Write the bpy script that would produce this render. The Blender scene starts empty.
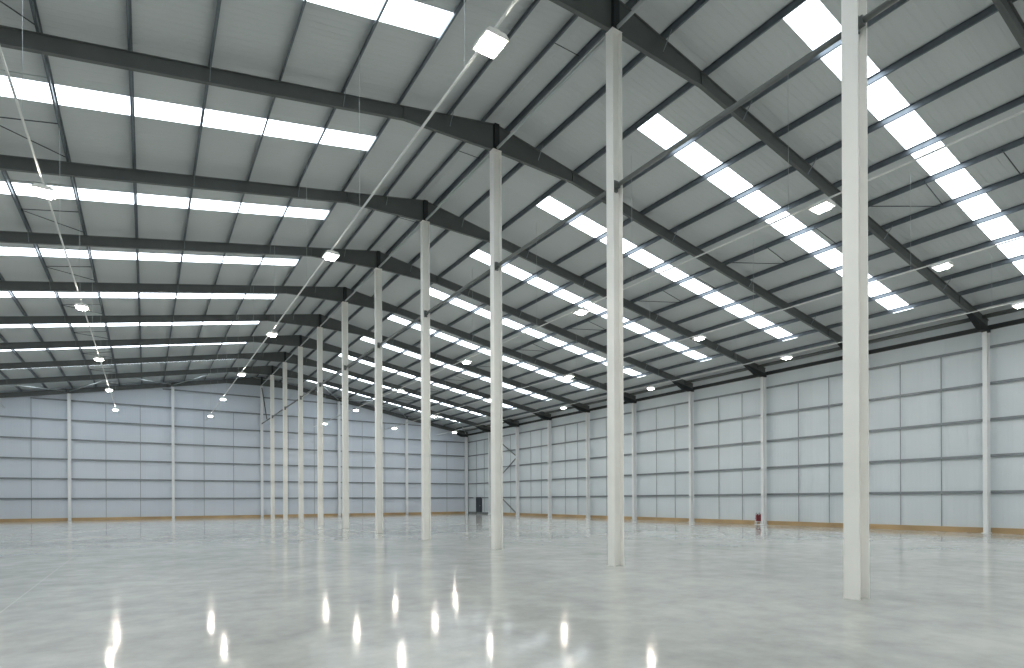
import bpy, bmesh, math
from mathutils import Vector, Matrix

C = bpy.context.scene.collection
sc = bpy.context.scene
PI = math.pi

# ------------------------------------------------------------ dimensions (metres)
X0 = 10.32            # ridge line
WX = 34.66            # perimeter column line, right
ZT = 14.81            # rafter top at the ridge (underside of purlins)
M = 0.1783            # roof pitch
SP = 1.7666           # purlin spacing measured on plan
PD = 0.20             # purlin depth
BAY = 6.0
Y0 = 5.138            # first ridge column
def fy(i): return Y0 + BAY*i
YK = fy(10)           # gable frame
YG = YK + 0.30        # gable sheeting
YF = -25.2             # wall behind the camera
XR = WX + 0.36        # right wall sheeting
XL = 2*X0 - XR        # left wall sheeting
def zr(off): return ZT - M*abs(off)           # rafter top
def zs(off): return ZT + PD - M*abs(off)      # roof sheet

# ------------------------------------------------------------ helpers
class MB:
    def __init__(s): s.v = []; s.f = []
    def add(s, vs, fs):
        n = len(s.v); s.v += [tuple(v) for v in vs]; s.f += [tuple(i+n for i in f) for f in fs]; return s
    def box(s, x0, x1, y0, y1, z0, z1):
        return s.add([(x0,y0,z0),(x1,y0,z0),(x1,y1,z0),(x0,y1,z0),(x0,y0,z1),(x1,y0,z1),(x1,y1,z1),(x0,y1,z1)],
                     [(0,3,2,1),(4,5,6,7),(0,1,5,4),(1,2,6,5),(2,3,7,6),(3,0,4,7)])
    def prism(s, pts, axis, a, b):
        """closed polygon pts (2D) extruded along an axis from a to b"""
        def P(p, t):
            return (t,p[0],p[1]) if axis == 'x' else ((p[0],t,p[1]) if axis == 'y' else (p[0],p[1],t))
        n = len(pts)
        vs = [P(p,a) for p in pts] + [P(p,b) for p in pts]
        return s.add(vs, [tuple(range(n))[::-1], tuple(range(n,2*n))] + [(i,(i+1)%n,n+(i+1)%n,n+i) for i in range(n)])
    def tube(s, p, q, r, n=10, cap=True):
        p = Vector(p); q = Vector(q); d = (q-p).normalized()
        u = d.orthogonal().normalized(); w = d.cross(u)
        vs = []
        for c in (p, q):
            for i in range(n):
                a = 2*PI*i/n; vs.append(c + u*math.cos(a)*r + w*math.sin(a)*r)
        fs = [(i,(i+1)%n,n+(i+1)%n,n+i) for i in range(n)]
        if cap: fs += [tuple(range(n))[::-1], tuple(range(n,2*n))]
        return s.add(vs, fs)
    def bar(s, p, q, w, t, up=(0,0,1)):
        """rectangular bar from p to q, w across, t along up"""
        p = Vector(p); q = Vector(q); d = (q-p).normalized(); up = Vector(up)
        a = d.cross(up).normalized(); b = a.cross(d).normalized()
        vs = [c + a*i*w/2 + b*j*t/2 for c in (p,q) for i,j in ((-1,-1),(1,-1),(1,1),(-1,1))]
        return s.add(vs, [(0,1,2,3),(7,6,5,4),(0,4,5,1),(1,5,6,2),(2,6,7,3),(3,7,4,0)])
    def strip(s, path, axis, a, b, t):
        """plate following a 2D path (xz), spanning a..b along y, thickness t below"""
        for (x0,z0),(x1,z1) in zip(path, path[1:]):
            s.prism([(x0,z0),(x1,z1),(x1,z1-t),(x0,z0-t)], axis, a, b)
        return s
    def lathe(s, prof, c, n=20):
        k = len(prof); vs = []
        for r, z in prof:
            for i in range(n):
                a = 2*PI*i/n; vs.append((c[0]+r*math.cos(a), c[1]+r*math.sin(a), c[2]+z))
        fs = [(j*n+i, j*n+(i+1)%n, (j+1)*n+(i+1)%n, (j+1)*n+i) for j in range(k-1) for i in range(n)]
        fs += [tuple(range(n))[::-1], tuple(range((k-1)*n, k*n))]
        return s.add(vs, fs)
    def build(s, name, mat, parent=None, smooth=False, bevel=0, loc=None):
        me = bpy.data.meshes.new(name); me.from_pydata(s.v, [], s.f)
        bm = bmesh.new(); bm.from_mesh(me); bmesh.ops.recalc_face_normals(bm, faces=bm.faces)
        if bevel: bmesh.ops.bevel(bm, geom=bm.edges[:], offset=bevel, segments=2, affect='EDGES', profile=0.7)
        bm.to_mesh(me); bm.free()
        if smooth:
            for p in me.polygons: p.use_smooth = True
        me.materials.append(mat)
        o = bpy.data.objects.new(name, me); C.objects.link(o)
        if parent: o.parent = parent
        if loc: o.location = loc
        return o

def tag(o, label, cat, group=None, kind=None):
    o['label'] = label; o['category'] = cat
    if group: o['group'] = group
    if kind: o['kind'] = kind
    return o
def thing(name, loc, label, cat, group=None):
    o = bpy.data.objects.new(name, None); C.objects.link(o); o.location = loc
    o.empty_display_size = 0.3
    return tag(o, label, cat, group)
def struct(name, mb, mat, parent=None, **k):
    o = mb.build(name, mat, parent, **k)
    if not parent: o['kind'] = 'structure'
    return o
def dup(root, loc, label):
    r = root.copy(); C.objects.link(r); r.location = loc; r['label'] = label
    for ch in list(root.children):
        c = ch.copy(); C.objects.link(c); c.parent = r
        for g in list(ch.children):
            d = g.copy(); C.objects.link(d); d.parent = c
    return r
ORD = ['first','second','third','fourth','fifth','sixth','seventh','eighth','ninth','tenth','eleventh','twelfth','thirteenth','fourteenth']

# ------------------------------------------------------------ materials
def mat(name, col, rough=0.5, metal=0.0, spec=0.5, noise=0, nscale=3.0, rough_noise=0, bump=None, emit=None):
    m = bpy.data.materials.new(name); m.use_nodes = True
    nt = m.node_tree; N = nt.nodes; L = nt.links; b = N['Principled BSDF']
    b.inputs['Base Color'].default_value = (*col, 1); b.inputs['Roughness'].default_value = rough
    b.inputs['Metallic'].default_value = metal; b.inputs['Specular IOR Level'].default_value = spec
    if noise or rough_noise:
        g = N.new('ShaderNodeNewGeometry'); t = N.new('ShaderNodeTexNoise')
        t.inputs['Scale'].default_value = nscale; t.inputs['Detail'].default_value = 6
        L.new(g.outputs['Position'], t.inputs['Vector'])
        if noise:
            r = N.new('ShaderNodeMapRange'); r.inputs['From Min'].default_value = .3; r.inputs['From Max'].default_value = .7
            r.inputs['To Min'].default_value = 1-noise; r.inputs['To Max'].default_value = 1+noise
            L.new(t.outputs['Fac'], r.inputs['Value'])
            v = N.new('ShaderNodeVectorMath'); v.operation = 'SCALE'; v.inputs[0].default_value = col
            L.new(r.outputs['Result'], v.inputs['Scale']); L.new(v.outputs['Vector'], b.inputs['Base Color'])
        if rough_noise:
            r = N.new('ShaderNodeMapRange'); r.inputs['From Min'].default_value = .3; r.inputs['From Max'].default_value = .7
            r.inputs['To Min'].default_value = rough-rough_noise; r.inputs['To Max'].default_value = rough+rough_noise
            L.new(t.outputs['Fac'], r.inputs['Value']); L.new(r.outputs['Result'], b.inputs['Roughness'])
    if emit:
        b.inputs['Emission Color'].default_value = (*emit[0],1); b.inputs['Emission Strength'].default_value = emit[1]
    return m

LAMP = 285.0
SKYL = 5.4
m_white = mat('white_painted_steel', (.87,.86,.82), .42, spec=.4, noise=.03, nscale=1.2)
m_wallcol = mat('pale_grey_painted_steel', (.76,.775,.78), .45, spec=.4)
m_dark = mat('charcoal_painted_steel', (.098,.108,.104), .45, spec=.45, noise=.08, nscale=2)
m_plate = mat('black_painted_steel', (.022,.026,.027), .5)
m_galv = mat('galvanised_steel', (.15,.172,.19), .42, metal=.65, noise=.12, nscale=4)
m_girt = mat('galvanised_rail', (.23,.25,.265), .45, metal=.3, noise=.10, nscale=3)
m_tie = mat('dull_galvanised_angle', (.27,.30,.32), .5, metal=.2)
m_rod = mat('dark_rod_steel', (.05,.055,.06), .5, metal=.3)
m_tube = mat('grey_tube_steel', (.13,.145,.14), .45, noise=.05)
m_bright = mat('bright_zinc', (.62,.64,.62), .35, metal=.5)
m_brace = mat('pale_brace_steel', (.42,.46,.46), .45)
m_wire = mat('suspension_wire', (.45,.47,.46), .4, metal=.4)
m_trunk = mat('pale_cable_trunking', (.66,.67,.65), .35)
m_house = mat('white_lamp_housing', (.75,.75,.70), .4)
m_lamp = mat('lit_lamp_diffuser', (.9,.9,.85), .4, emit=((1,.93,.80), LAMP))
m_red = mat('red_enamel', (.20,.008,.02), .3)
m_black = mat('black_rubber', (.02,.02,.02), .5)
m_kerb = mat('tan_kerb_board', (.42,.29,.15), .6, noise=.22, nscale=.5)
m_kerbg = mat('grey_kerb_board', (.20,.22,.22), .6)
m_door = mat('charcoal_door_paint', (.035,.045,.055), .45)
m_doorf = mat('black_door_frame', (.012,.016,.02), .5)
m_shell = mat('plain_wall_sheet', (.50,.54,.56), .5)

def sheet(name, col, axis, pitch, depth, rough=.45, var=.05):
    """profiled liner sheet: fine ribs by bump, faint tone change from sheet to sheet"""
    m = mat(name, col, rough, spec=.35); nt = m.node_tree; N = nt.nodes; L = nt.links; b = N['Principled BSDF']
    g = N.new('ShaderNodeNewGeometry'); sx = N.new('ShaderNodeSeparateXYZ'); L.new(g.outputs['Position'], sx.inputs[0])
    co = sx.outputs['XYZ'.index(axis.upper())]
    def mth(op, a, bb=None):
        n = N.new('ShaderNodeMath'); n.operation = op
        for i, q in enumerate((a, bb)):
            if q is None: continue
            if isinstance(q, (int,float)): n.inputs[i].default_value = q
            else: L.new(q, n.inputs[i])
        return n.outputs[0]
    ph = mth('FRACT', mth('DIVIDE', co, pitch))
    rib = mth('LESS_THAN', ph, .22)
    bp = N.new('ShaderNodeBump'); bp.inputs['Strength'].default_value = depth; bp.inputs['Distance'].default_value = .01
    L.new(rib, bp.inputs['Height']); L.new(bp.outputs['Normal'], b.inputs['Normal'])
    wn = N.new('ShaderNodeTexWhiteNoise'); wn.noise_dimensions = '1D'
    L.new(mth('FLOOR', mth('DIVIDE', co, 1.0)), wn.inputs['W'])
    ns = N.new('ShaderNodeTexNoise'); ns.inputs['Scale'].default_value = .35; L.new(g.outputs['Position'], ns.inputs['Vector'])
    f = mth('ADD', mth('MULTIPLY', mth('SUBTRACT', wn.outputs['Value'], .5), var), mth('MULTIPLY', mth('SUBTRACT', ns.outputs['Fac'], .5), var*2))
    f = mth('ADD', f, 1.0)
    v = N.new('ShaderNodeVectorMath'); v.operation = 'SCALE'; v.inputs[0].default_value = col
    L.new(f, v.inputs['Scale']); L.new(v.outputs['Vector'], b.inputs['Base Color'])
    return m
m_wallr = sheet('wall_liner_right', (.64,.69,.72), 'y', .20, .5)
m_wallb = sheet('wall_liner_gable', (.60,.65,.715), 'x', .20, .3)
m_roof = sheet('roof_liner', (.515,.545,.545), 'y', 1.0, 0, rough=.5, var=.03)

# rooflight: the sheet itself emits, standing in for overcast daylight from outside
m_sky = mat('glowing_rooflight', (.9,.94,.96), .4, emit=((.82,.91,1.0), SKYL))

# floor: power-floated concrete, sealed
m_floor = mat('sealed_concrete', (.5,.53,.52), .2, spec=.5)
nt = m_floor.node_tree; N = nt.nodes; L = nt.links; b = N['Principled BSDF']
g = N.new('ShaderNodeNewGeometry')
def noise(scale, detail=5, stretch=(1,1,1), rot=0, rough=.5):
    mp = N.new('ShaderNodeMapping'); mp.inputs['Scale'].default_value = stretch; mp.inputs['Rotation'].default_value = (0,0,rot)
    t = N.new('ShaderNodeTexNoise'); t.inputs['Scale'].default_value = scale; t.inputs['Detail'].default_value = detail
    t.inputs['Roughness'].default_value = rough
    L.new(g.outputs['Position'], mp.inputs['Vector']); L.new(mp.outputs['Vector'], t.inputs['Vector']); return t.outputs['Fac']
n1 = noise(.28, 7, (1,1,1), .4, .62); n2 = noise(1.7, 6, rough=.65); n3 = noise(9, 4)
cr = N.new('ShaderNodeValToRGB')
cr.color_ramp.elements[0].position = .33; cr.color_ramp.elements[0].color = (.36,.368,.352,1)
cr.color_ramp.elements[1].position = .62; cr.color_ramp.elements[1].color = (.565,.57,.54,1)
mx = N.new('ShaderNodeMath'); mx.operation = 'MULTIPLY_ADD'; mx.inputs[1].default_value = .45
ml = N.new('ShaderNodeMath'); ml.operation = 'MULTIPLY'; ml.inputs[1].default_value = .55
L.new(n1, ml.inputs[0]); L.new(n2, mx.inputs[0]); L.new(ml.outputs[0], mx.inputs[2]); L.new(mx.outputs[0], cr.inputs['Fac'])
def mth(op, a_, b_=None):
    n_ = N.new('ShaderNodeMath'); n_.operation = op
    for i_, q_ in enumerate((a_, b_)):
        if q_ is None: continue
        if isinstance(q_, (int,float)): n_.inputs[i_].default_value = q_
        else: L.new(q_, n_.inputs[i_])
    return n_.outputs[0]
sx = N.new('ShaderNodeSeparateXYZ'); L.new(g.outputs['Position'], sx.inputs[0])
def joint(co, per, off):
    return mth('LESS_THAN', mth('ABSOLUTE', mth('SUBTRACT', mth('FRACT', mth('DIVIDE', mth('ADD', co, off), per)), .5)), .012/per)
jn = mth('MAXIMUM', joint(sx.outputs['Y'], 30.0, 15.0-17.4), joint(sx.outputs['X'], 24.5, 12.25-10.33-12.25))
mj = N.new('ShaderNodeMix'); mj.data_type = 'RGBA'; mj.inputs['B'].default_value = (.62,.62,.60,1) if False else (.62,.62,.60,1)
L.new(mth('MULTIPLY', jn, .5), mj.inputs['Factor']); L.new(cr.outputs['Color'], mj.inputs['A'])
mj.inputs['B'].default_value = (.66,.66,.63,1)
L.new(mj.outputs['Result'], b.inputs['Base Color'])
rr = N.new('ShaderNodeMapRange'); rr.inputs['From Min'].default_value = .35; rr.inputs['From Max'].default_value = .65
rr.inputs['To Min'].default_value = .06; rr.inputs['To Max'].default_value = .13
L.new(mx.outputs[0], rr.inputs['Value']); L.new(rr.outputs['Result'], b.inputs['Roughness'])
bp = N.new('ShaderNodeBump'); bp.inputs['Strength'].default_value = .02; bp.inputs['Distance'].default_value = .02
L.new(noise(.9, 1.0), bp.inputs['Height']); L.new(bp.outputs['Normal'], b.inputs['Normal'])
b.inputs['IOR'].default_value = 1.17

# ------------------------------------------------------------ setting: floor, walls, roof
struct('floor', MB().box(XL, XR, YF, YG, -.25, 0), m_floor)
# thin sawn joints in the slab are part of the floor surface
ey = zs(XR-X0)
struct('wall_right', MB().prism([(YF,0),(YG+.1,0),(YG+.1,ey-.02),(YF,ey-.02)], 'x', XR, XR+.12), m_wallr)
struct('wall_left', MB().prism([(YF,0),(YG+.1,0),(YG+.1,ey-.02),(YF,ey-.02)], 'x', XL-.12, XL), m_wallr)
gab = [(XL,0),(XR,0),(XR,ey-.02),(X0,ZT+PD-.02),(XL,ey-.02)]
struct('wall_back', MB().prism(gab, 'y', YG, YG+.12), m_wallb)
struct('wall_front', MB().prism(gab, 'y', YF-.12, YF), m_shell)

def roof_strip(mb, sg, y0, y1, o0, o1, pitch=.2):
    """ribbed sheet between y0..y1 from offset o0 to o1 down the slope"""
    n = max(1, round((y1-y0)/pitch)); p = (y1-y0)/n
    ys = []
    for i in range(n):
        a = y0+i*p; ys += [(a,0),(a+p*.72,0),(a+p*.80,.004),(a+p*.92,.004)]
    ys.append((y1,0))
    vs = [(X0+sg*o, y, zs(o)+dz) for y,dz in ys for o in (o0,o1)]
    mb.add(vs, [(2*i,2*i+1,2*i+3,2*i+2) for i in range(len(ys)-1)])
O0, O1 = 3.74, 21.75
OE = XR + .15 - X0
mb = MB(); sky = []
for sg in (1,-1):
    y = YF-.12
    for i in range(-5,10):  # bays behind the camera: unseen rooflights added for the light
        a, c = (.475,.615) if i == 0 and sg > 0 else ((.345,.497) if sg > 0 else (.368,.522))
        ya, yb = fy(i)+BAY*a, fy(i)+BAY*c
        o0 = O0 if sg > 0 else 3.52
        roof_strip(mb, sg, y, ya, 0, OE); roof_strip(mb, sg, ya, yb, 0, o0); roof_strip(mb, sg, ya, yb, O1, OE)
        sky.append((i, sg, ya, yb, o0)); y = yb
    roof_strip(mb, sg, y, YG+.12, 0, OE)
struct('ceiling', mb, m_roof)
for n, (i, sg, ya, yb, o0) in enumerate(sorted(sky), 1):
    t = .004; s = MB()
    s.prism([(X0+sg*o0, zs(o0)+.02), (X0+sg*O1, zs(O1)+.02), (X0+sg*O1, zs(O1)), (X0+sg*o0, zs(o0))], 'y', ya, yb)
    struct('window_%d' % n, s, m_sky)

# kerb boards at the foot of the walls
struct('baseboard_right', MB().box(XR-.16, XR, YF, fy(9)+.1, 0, .26), m_kerb)
struct('baseboard_corner', MB().box(XR-.16, XR, fy(9)+.1, YG-.165, 0, .24), m_kerbg)
struct('baseboard_back', MB().box(XL, XR-.16, YG-.165, YG, 0, .26), m_kerb)
struct('dark_strip_1', MB().box(XR-.12, XR, YG-.12, YG, .26, 10.3), m_rod)  # dark upright strip down the far corner

# ------------------------------------------------------------ columns
def i_section(w_flange, depth, z0, z1, along='x', tf=.022, tw=.014):
    """I section: web runs along the given axis, flanges at its ends"""
    m = MB(); d = depth/2; w = w_flange/2
    P = [(-d,-w),(-d+tf,-w),(-d+tf,-tw/2),(d-tf,-tw/2),(d-tf,-w),(d,-w),(d,w),(d-tf,w),(d-tf,tw/2),(-d+tf,tw/2),(-d+tf,w),(-d,w)]
    if along == 'y': P = [(b_,a_) for a_,b_ in P]
    return m.prism(P, 'z', z0, z1)

near = ['nearest white ridge column, rising out of the top of the picture',
        'second nearest white ridge column, its head at the top edge of the picture']
def ridge_label(i):
    if i < 2: return near[i]
    return 'white ridge column, %s nearest to the camera in the central row' % ORD[i]
zc = ZT - .93
root = thing('ridge_column', (X0, fy(0), 0), ridge_label(0), 'column', 'row of white columns under the ridge')
i_section(.265, .325, .0, zc, 'x').build('column_shaft', m_white, root)
cp = MB(); cp.box(-.172,.172,-.135,.135,-.012,.0); cp.build('cap_plate', m_white, root, loc=(0,0,zc))
k = MB()
for s_ in (-1,1):
    k.box(-.06,.06, s_*.04-.03, s_*.04+.03, 9.72, 10.0)
    k.box(-.055,.055, min(s_*.07,s_*.16), max(s_*.07,s_*.16), 9.79, 9.93)
k.build('tie_bracket', m_tube, root)
root['anchor'] = 'floor'
for i in range(1,10): dup(root, (X0, fy(i), 0), ridge_label(i))

def place_right(i):
    return 'on the right wall, %s from the far corner' % ORD[10-i]
HZ = 9.82
cols = {}
def wall_label(i):
    if i == 0: return 'pale steel wall column nearest the camera, on the right wall beside the picture edge'
    if i == 1: return 'pale steel wall column at the right edge of the picture'
    if i == 2: return 'pale steel wall column hidden mostly behind the nearest white ridge column'
    if i == 3: return 'pale steel wall column with two red extinguishers at its foot'
    if i == 8: return 'pale steel wall column right of the zigzag wall bracing'
    if i == 9: return 'pale steel wall column next to the dark door'
    if i == 10: return 'pale steel column standing in the far corner of the hall'
    return 'pale steel wall column %s' % place_right(i)
root = thing('wall_column', (WX, fy(1), 0), wall_label(1), 'column', 'perimeter columns of the right wall')
i_section(.18, .38, 0, HZ, 'x', .02, .012).build('column_shaft', m_wallcol, root)
MB().box(-.26,.22,-.14,.14,0,.025).build('base_plate', m_wallcol, root)
for i in (2,3,4,5,6,7,8,9): dup(root, (WX, fy(i), 0), wall_label(i))
t = thing('wall_column', (WX, YK, 0), wall_label(10), 'column', 'perimeter columns of the right wall')
i_section(.18, .38, 0, HZ, 'x', .02, .012).build('column_shaft', m_wallcol, t)

gx = (WX-X0)/3
gl = {-2:'pale gable post near the left edge of the picture', -1:'pale gable post between the left edge post and the ridge columns',
      0:'slender gable post under the ridge, against the end wall', 1:'pale gable post just right of the ridge column row',
      2:'pale gable post on the end wall, next to the far corner column'}
for n in (-2,-1,0,1,2):
    zt = zr(n*gx) - .43 if n else ZT-.94
    t = thing('gable_post', (X0+n*gx*(1 if n > 0 else .994), YK, 0), gl[n], 'column', 'posts of the far gable wall')
    i_section(.24, .27, 0, zt, 'y', .018, .012).build('post_shaft', m_wallcol, t)
    MB().box(-.15,.15,-.135,.135,0,.02).build('base_plate', m_wallcol, t)

# ------------------------------------------------------------ portal rafters
RD = .42
def bottom(o):
    if o < 3.4: return .93 - (.93-RD)*o/3.4
    return RD
FO = WX + .2 - X0
def half_beam(sg):
    m = MB()
    top = [(sg*o, zr(o)-ZT) for o in (0, 3.4, 8, 16, FO)]
    bot = [(sg*o, zr(o)-ZT-bottom(o)) for o in (0, 3.4, 8, 16, FO)]
    for k_ in range(len(top)-1):
        m.prism([top[k_], top[k_+1], bot[k_+1], bot[k_]], 'y', -.007, .007)
    m.strip(top, 'y', -.06, .06, .018)
    m.strip([(x,z+.018) for x,z in bot], 'y', -.06, .06, .018)
    for o in (3.4, 21.2):
        m.prism([(sg*(o-.008), zr(o)-ZT-.02),(sg*(o+.008), zr(o)-ZT-.02),(sg*(o+.008), zr(o)-ZT-bottom(o)+.02),(sg*(o-.008), zr(o)-ZT-bottom(o)+.02)], 'y', -.058, .058)
    return m
def haunch(sg):
    m = MB()
    a, b_ = 22.3, FO
    poly = [(sg*a, zr(a)-ZT-RD), (sg*b_, zr(b_)-ZT-RD), (sg*b_, HZ-ZT), (sg*(WX-.72-X0), HZ-ZT)]
    m.prism(poly, 'y', -.11, .11)
    m.prism([(sg*a, zr(a)-ZT-RD),(sg*(WX-.72-X0), HZ-ZT),(sg*(WX-.70-X0), HZ-ZT-.0),(sg*(a+.03), zr(a)-ZT-RD)], 'y', -.12, .12)
    m.box(min(sg*(WX-.72-X0),sg*FO), max(sg*(WX-.72-X0),sg*FO), -.12,.12, HZ-ZT, HZ-ZT+.02)
    return m
FB = (1,3,5,8,11)
def rafter_label(i):
    if i == -1: return 'charcoal rafter frame just behind the camera'
    if i == 0: return 'charcoal rafter frame over the nearest ridge column, crossing the top right corner'
    if i == 10: return 'charcoal rafter frame against the far gable wall'
    return 'charcoal rafter frame carried by the %s ridge column from the camera' % ORD[i]
rf = thing('rafter_frame', (X0, fy(0), ZT), rafter_label(0), 'roof beam', 'charcoal rafter frames')
for sg in (-1,1):
    half_beam(sg).build('rafter_beam', m_dark, rf)
    haunch(sg).build('haunch', m_plate, rf)
MB().box(-.09,.09,-.12,.12,-.93,-.02).build('apex_plate', m_plate, rf)
for sg in (-1,1):
    for n in FB:
        o = SP*n; x = sg*(o+.02)
        MB().bar((x,-.36, zr(o)-ZT+.02), (x,-.05, zr(o)-ZT-RD+.03), .010, .03).build('fly_brace', m_tie, rf)
for i in (-1,1,2,3,4,5,6,7,8,9): dup(rf, (X0, fy(i), ZT), rafter_label(i))
g_ = thing('rafter_frame', (X0, YK, ZT), rafter_label(10), 'roof beam', 'charcoal rafter frames')
for sg in (-1,1):
    half_beam(sg).build('rafter_beam', m_dark, g_); haunch(sg).build('haunch', m_plate, g_)
MB().box(-.09,.09,-.11,.11,-.93,-.02).build('apex_plate', m_plate, g_)

# ------------------------------------------------------------ purlins (continuous Z sections)
def purlin(sg, o, label, n_):
    m = MB(); ya, yb = YF, YG-.01; x = X0+sg*(o+(.07 if sg > 0 else .01))
    z0, z1 = zr(o)-.0, zs(o)-.005
    m.box(x-.003, x+.003, ya, yb, z0, z1)
    m.box(min(x,x+sg*.05), max(x,x+sg*.05), ya, yb, z0, z0+.005)
    m.box(min(x,x-sg*.05), max(x,x-sg*.05), ya, yb, z1-.022, z1-.018)
    e = x+sg*.05; m.box(min(e,e-sg*.004), max(e,e-sg*.004), ya, yb, z0, z0+.022)
    for i in range(-1,11):                      # laps over each rafter
        m.box(min(x-sg*.003,x-sg*.009), max(x-sg*.003,x-sg*.009), fy(i)-.55, fy(i)+.55, z0+.01, z1-.02)
    return tag(m.build('roof_purlin', m_galv), label, 'purlin', 'long roof purlins')
for sg, side in ((1,'right'), (-1,'left')):
    purlin(sg, .45, 'galvanised purlin beside the ridge, %s side' % side, 0)
    for n in range(1,14):
        if n == 13: lb = 'lowest galvanised roof purlin, nearest the eaves, %s slope' % side
        else: lb = 'galvanised roof purlin, %s down from the ridge, %s slope' % (ORD[n-1], side)
        purlin(sg, SP*n, lb, n)

# rods between purlins seven and eight, and small ties near the ridge
def rod(p, q, label, grp, r=.016, m_=None, name='sag_rod', cat='rod'):
    return tag(MB().tube(p, q, r, 6).build(name, m_ or m_rod), label, cat, grp)
for sg, side in ((1,'right'), (-1,'left')):
    for i in range(0 if sg > 0 else 1,10):
        a, b_ = SP*7, SP*8
        def pt(o, f, dz=.06): return (X0+sg*o, fy(i)+BAY*f, zr(o)+dz)
        w = '%s slope, %s bay from the camera' % (side, ORD[i])
        rod(pt(a+.03,.645), pt(b_-.03,.66), 'straight dark rod, farther one, %s' % w, 'straight rods between purlins')
        rod(pt(a+.03,.29), pt(b_-.03,.29), 'straight rod, nearer one, %s' % w, 'straight rods between purlins', m_=m_brace if sg < 0 else None)
        rod(pt(a+.03,.97), pt(b_-.03,.675), 'slanting dark rod between purlins, %s' % w, 'slanting rods between purlins')
for i in range(0,10):
    rod((X0-.45, fy(i)+BAY*.34, zr(.45)+.10), (X0+.50, fy(i)+BAY*.34, zr(.45)+.10), 'thin rod across the ridge, %s bay from the camera' % ORD[i], 'thin rods beside the ridge', r=.012)

# ridge tube and the tie through the central column row
for i in range(0,10):
    w = 'between the %s and %s ridge columns' % (ORD[i], ORD[i+1]) if i < 9 else 'between the last ridge column and the gable post'
    t = tag(MB().tube((X0, fy(i)+.15, ZT-.88), (X0, fy(i+1)-.15, ZT-.88), .045, 12).build('ridge_tube', m_brace, smooth=True),
            'pale grey tube just under the ridge %s' % w, 'tube', 'ridge tubes')
    t = tag(MB().tube((X0, fy(i)+.165, 9.86), (X0, fy(i+1)-.165, 9.86), .055, 14).build('tie_tube', m_tube, smooth=True),
            'round grey tie tube at mid height %s' % w, 'tube', 'tie tubes through the column row')
for i in (-1,):
    tag(MB().tube((X0, fy(i)+.15, 9.86), (X0, fy(i+1)-.165, 9.86), .055, 14).build('tie_tube', m_tube, smooth=True),
        'grey tie tube right of the nearest ridge column, leaving the top edge', 'tube', 'tie tubes through the column row')
    tag(MB().tube((X0, fy(i)+.15, ZT-.88), (X0, fy(i+1)-.15, ZT-.88), .045, 12).build('ridge_tube', m_brace, smooth=True),
        'pale grey tube under the ridge before the nearest ridge column', 'tube', 'ridge tubes')
tag(MB().tube((X0, fy(9)+3.0, 10.0), (X0, YK-.18, 13.6), .05, 10).build('knee_brace', m_tube, smooth=True),
    'slanting brace from the gable post under the ridge down to the tie tube', 'brace')

# eaves strut and eaves beam along the right wall
for i in range(0,10):
    w = 'over the right wall, %s from the far corner' % ORD[9-i]
    tag(MB().tube((WX-.75, fy(i)+.13, 10.42), (WX-.75, fy(i+1)-.13, 10.42), .10, 14).build('eaves_strut', m_dark, smooth=True),
        'dark eaves strut tube %s' % w, 'tube', 'eaves strut tubes')
m = MB(); m.box(WX+.24, XR-.01, YF, YG-.13, 9.98, 10.12); m.box(WX+.24, WX+.25, YF, YG-.13, 10.12, 10.2)
tag(m.build('eaves_beam', m_plate), 'continuous black eaves rail along the top of the right wall', 'rail')

# roof bracing at the gable bay: pale zigzag tubes
for sg, side in ((1,'right'),(-1,'left')):
    for n in (0,1,2):
        for d_ in (0,1):
            o_k = gx*(n+d_); o_j = gx*(n+.5)
            zk, zj = zr(o_k)-.22, zr(o_j)-.22
            a = (X0+sg*(o_k + (.15 if d_ == 0 else -.15)), YK-.14, zk if n+d_ else zr(.15)-.22)
            b_ = (X0+sg*(o_j + (-.06 if d_ == 0 else .06)), fy(9)+.12, zj)
            tag(MB().tube(a, b_, .045, 10).build('roof_brace', m_brace, smooth=True),
                'pale slanting roof brace at the gable, %s from the ridge, %s slope' % (ORD[2*n+d_], side),
                'brace', 'zigzag roof braces at the gable')
# wall bracing in the bay beside the door
zz = [(8,.12),(9,3.3),(8,6.5),(9,9.6)]
for n in range(3):
    (i0,z0),(i1,z1) = zz[n], zz[n+1]
    sgn = 1 if i1 > i0 else -1
    a = (WX+.05, fy(i0)+sgn*.13, z0); b_ = (WX+.05, fy(i1)-sgn*.13, z1)
    tag(MB().tube(a, b_, .06, 10).build('wall_brace', m_tube, smooth=True),
        '%s diagonal of the zigzag wall bracing near the far corner' % ('lowest','middle','highest')[n], 'brace', 'zigzag wall braces')

# ------------------------------------------------------------ cladding rails (girts) and vertical ties
def rail_x(y, z, xa, xb):      # along x, front face towards -y
    m = MB(); m.box(xa, xb, y, y+.004, z-.065, z+.065); m.box(xa, xb, y, YG, z+.061, z+.065); m.box(xa, xb, y-.0, y+.03, z-.065, z-.061)
    return m
def rail_y(x, z, ya, yb):
    m = MB(); m.box(x, x+.004, ya, yb, z-.065, z+.065); m.box(x, XR, ya, yb, z+.061, z+.065); m.box(x, x+.03, ya, yb, z-.065, z-.061)
    return m
for k_ in range(5):
    z = 2.02 + 1.775*k_
    if k_ == 0:
        m = rail_y(WX+.235, z+.0, YF, fy(9)+3.4)
        m2 = rail_y(WX+.235, z, fy(9)+4.6, YG-.13); m.add(m2.v, m2.f)
    else: m = rail_y(WX+.235, z, YF, YG-.13)
    tag(m.build('wall_rail', m_girt), 'long horizontal steel rail on the right wall, %s' % ('lowest, at door head height','second from the floor','third from the floor','fourth from the floor','highest, just below the eaves')[k_],
        'wall rail', 'horizontal rails of the right wall')
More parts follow.
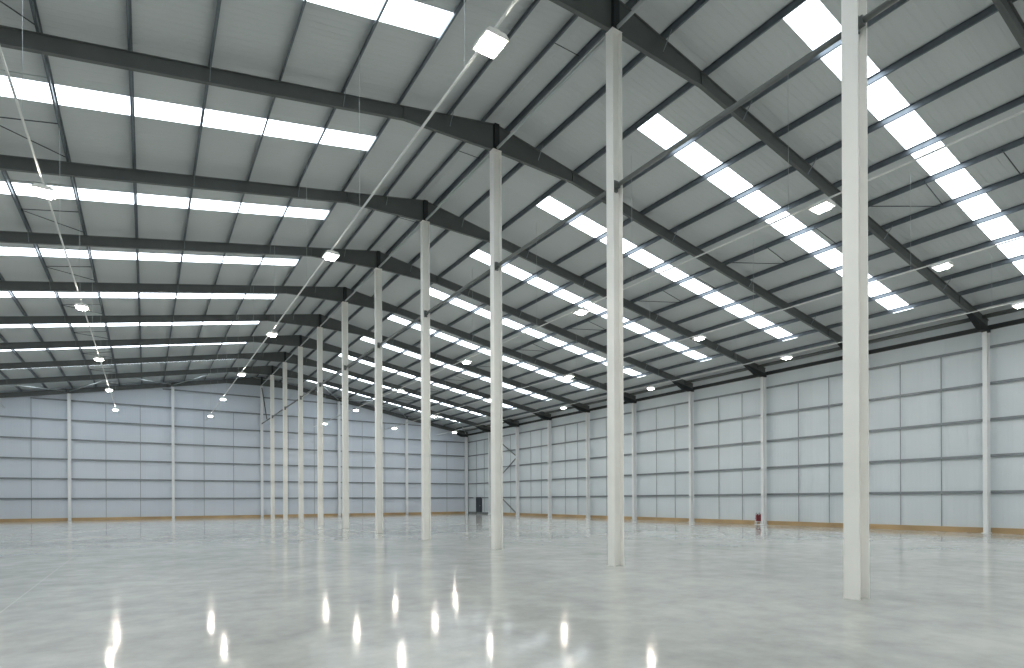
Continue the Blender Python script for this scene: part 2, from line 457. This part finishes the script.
for k_ in range(7):
    z = 2.02 + 1.775*k_
    hw = min(WX-.02-X0, (ZT-.55-z)/M)
    m = rail_x(YK+.15, z, X0-hw, X0+hw)
    tag(m.build('gable_rail', m_girt), 'horizontal steel rail across the far gable wall, %s' % ('lowest','second from the floor','third from the floor','fourth from the floor','fifth from the floor','sixth from the floor, second from the top','short topmost one under the ridge')[k_],
        'wall rail', 'horizontal rails of the gable wall')
for i in range(1,10):
    for j, f_ in enumerate((.33,.65) if i == 1 else (.30,.622)):
        y = fy(i)+BAY*f_
        w = '%s right wall bay from the far corner, %s one' % (ORD[9-i], ('nearer','farther')[j])
        m = MB(); m.box(WX+.225, WX+.234, y-.02, y+.02, .262, 9.15); m.box(WX+.225, WX+.25, y-.025, y-.02, .262, 9.15)
        tag(m.build('wall_tie', m_tie), 'thin vertical tie in the %s' % w, 'wall tie', 'vertical ties of the right wall')
gnames = {-3:'bay at the left picture edge', -2:'bay between the two left gable posts', -1:'bay left of the ridge post', 0:'bay right of the ridge post', 1:'bay between the two right gable posts', 2:'bay next to the far corner'}
for n in range(-3,3):
    for j in (1,2):
        o = gx*(n+j/3)*(1 if n >= 0 else .994); zt = 10.9 if abs(o) < 19.5 else 9.12
        x = X0+o; m = MB(); m.box(x-.02, x+.02, YK+.138, YK+.147, .262, zt); m.box(x-.025, x-.02, YK+.138, YK+.149, .262, zt)
        tag(m.build('gable_tie', m_tie), 'thin vertical gable tie, %s one in the %s' % (('left','right')[j-1], gnames[n]), 'wall tie', 'vertical ties of the gable wall')

# ------------------------------------------------------------ lamps, trunking, wires
ZL = 9.30
rows = [(-9.75,'leftmost row'), (-2.08,'second row from the left'), (4.86,'row left of the ridge'),
        (14.86,'first row right of the ridge'), (22.0,'second row right of the ridge'), (29.05,'row along the right wall')]
ys = [8.22, 18.0, 27.85, 37.55, 47.5, 57.35]
yb = [-1.6, -11.4, -21.2]      # unseen lamps added behind the camera to light the faces turned towards it
TZ = ZL + .165
def make_lamp():
    r = thing('highbay_lamp', (0,0,0), '', 'lamp', 'lit high-bay lamps under the trunking')
    m = MB()
    P = [(-.21,-.01),(.21,-.01),(.21,.03),(.15,.085),(-.15,.085),(-.21,.03)]
    m.prism(P, 'y', -.24, .24); m.build('housing', m_house, r, bevel=.006)
    m = MB(); m.box(-.13,.13,-.155,.155,-.065,-.01); m.build('diffuser', m_lamp, r)
    MB().box(-.05,.05,-.22,.22,.085,.115).build('gear_tray', m_house, r, bevel=.005)
    for s_ in (-1,1):
        MB().box(-.012,.012, s_*.16-.012, s_*.16+.012, .115, .15).build('hanger', m_bright, r)
    return r
proto = None
for x, rn in rows:
    for j, y in enumerate(ys):
        if x < -9 and j < 2: continue
        lb = 'lit high-bay lamp, %s in front of the camera, %s' % (ORD[j], rn)
        if x < -9: lb = 'lit high-bay lamp, %s from the far end, leftmost row' % ORD[5-j]
        if proto is None:
            proto = make_lamp(); proto.location = (x,y,ZL); proto['label'] = lb
        else: dup(proto, (x,y,ZL), lb)
for x, rn in rows:
    for j, y in enumerate(yb):
        dup(proto, (x,y,ZL), 'unseen added lamp, %s behind the camera in the %s' % (ORD[j], rn))
for x, rn in rows:
    ya = -24.0
    m = MB(); m.box(x-.018, x+.018, ya, 62, TZ-.018, TZ+.018); m.box(x-.024, x+.024, ya, 62, TZ+.008, TZ+.013)
    t = tag(m.build('cable_trunking', m_trunk), 'long pale cable trunking carrying the lamps, %s' % rn, 'trunking', 'cable trunking runs')
    for j in range(10):
        y = fy(j)+4.0
        if y > 61 or y < ya: continue
        off = x-X0
        tag(MB().tube((x, y, TZ+.018), (x, y, zs(off)-.01), .005, 5).build('suspension_wire', m_wire),
            'thin wire holding the %s trunking, %s from the camera' % (rn, ORD[j]), 'wire', 'suspension wires of the trunking')

# ------------------------------------------------------------ door near the far corner
dx = XR-.02
d = bpy.data.objects.new('door_1', None); C.objects.link(d); d.location = (dx, 62.27+.07, 0); d['kind'] = 'structure'
m = MB(); m.box(-.16,0,-.62,-.54,0,2.06); m.box(-.16,0,.54,.62,0,2.06); m.box(-.16,0,-.62,.62,2.0,2.08)
m.build('door_frame', m_doorf, d)
lf = MB().box(-.12,-.06,-.54,.54,.01,2.0).build('door_leaf', m_door, d)
h_ = MB(); h_.box(-.18,-.12,-.45,-.30,1.0,1.04); h_.build('door_handle', m_bright, lf)
MB().box(-.135,-.12,-.5,.5,.02,.2).build('kick_plate', m_girt, lf)

# ------------------------------------------------------------ fire extinguishers on a low stand by the wall column
sx, sy = WX-.05, fy(3)+.36
st = thing('extinguisher_stand', (sx, sy, 0), 'low pale stand holding two red extinguishers beside a wall column', 'stand')
MB().box(-.14,.14,-.22,.22,.0,.03).build('base', m_wallcol, st, bevel=.005)
MB().box(-.13,.13,-.21,.21,.20,.225).build('shelf', m_wallcol, st, bevel=.004)
for a in (-1,1):
    MB().box(-.12,.12, a*.2-.01, a*.2+.01, .03,.20).build('side', m_wallcol, st)
def ext(y, lb):
    e = thing('fire_extinguisher', (sx, y, .226), lb, 'extinguisher', 'red extinguishers by the right wall')
    MB().lathe([(.074,0),(.082,.012),(.084,.03),(.084,.37),(.078,.41),(.055,.445),(.03,.462),(.026,.49)], (0,0,0), 24).build('cylinder', m_red, e, smooth=True)
    MB().lathe([(.022,.49),(.022,.53),(.014,.54)], (0,0,0), 12).build('valve', m_bright, e)
    hd = MB(); hd.bar((-.10,0,.575),(.02,0,.545),.025,.012); hd.bar((-.10,0,.535),(.02,0,.53),.025,.012); hd.build('lever', m_black, e)
    ho = MB()
    pts = [(0,.02,.515),(0,.07,.52),(-.03,.10,.47),(-.05,.098,.36),(-.06,.094,.22)]
    for p_, q_ in zip(pts, pts[1:]): ho.tube(p_, q_, .010, 8)
    ho.tube((-.06,.094,.22),(-.06,.094,.12),.016,8); ho.build('hose', m_black, e, smooth=True)
    return e
ext(sy-.105, 'red fire extinguisher on the stand, the one nearer the wall column')
ext(sy+.095, 'red fire extinguisher on the stand, the one farther from the wall column')

# ------------------------------------------------------------ world, camera, view
w = bpy.data.worlds.new('world'); sc.world = w; w.use_nodes = True
w.node_tree.nodes['Background'].inputs['Color'].default_value = (.75,.87,1,1)
w.node_tree.nodes['Background'].inputs['Strength'].default_value = 1.0

th, ro, f, cy = .5682, .0042, 573.3, 499.94
cam = bpy.data.cameras.new('camera'); co = bpy.data.objects.new('camera', cam); C.objects.link(co)
cam.sensor_width = 36; cam.sensor_fit = 'HORIZONTAL'; cam.lens = f/1024*36
cam.shift_y = (cy-334)/1024; cam.clip_start = .05; cam.clip_end = 500
co.matrix_world = Matrix.Translation((0,0,1.7217)) @ Matrix.Rotation(-th,4,'Z') @ Matrix.Rotation(PI/2,4,'X') @ Matrix.Rotation(-ro,4,'Z')
sc.camera = co

vs = sc.view_settings
sc.display_settings.display_device = 'sRGB'
vs.view_transform = 'Standard'; vs.look = 'None'; vs.gamma = 1; vs.use_curve_mapping = False
vs.exposure = 0.0
sc.cycles.max_bounces = 8; sc.cycles.diffuse_bounces = 6; sc.cycles.glossy_bounces = 3
sc.cycles.sample_clamp_indirect = 8

_seen = {}
for _o in bpy.data.objects:
    if _o.parent is None and 'label' in _o:
        _n = len(_o['label'].replace('-', ' ').split())
        if _n > 16 or _n < 4: print('LABEL LENGTH', _n, _o['label'])
        if _o['label'] in _seen: print('LABEL TWICE', _o['label'])
        _seen[_o['label']] = 1
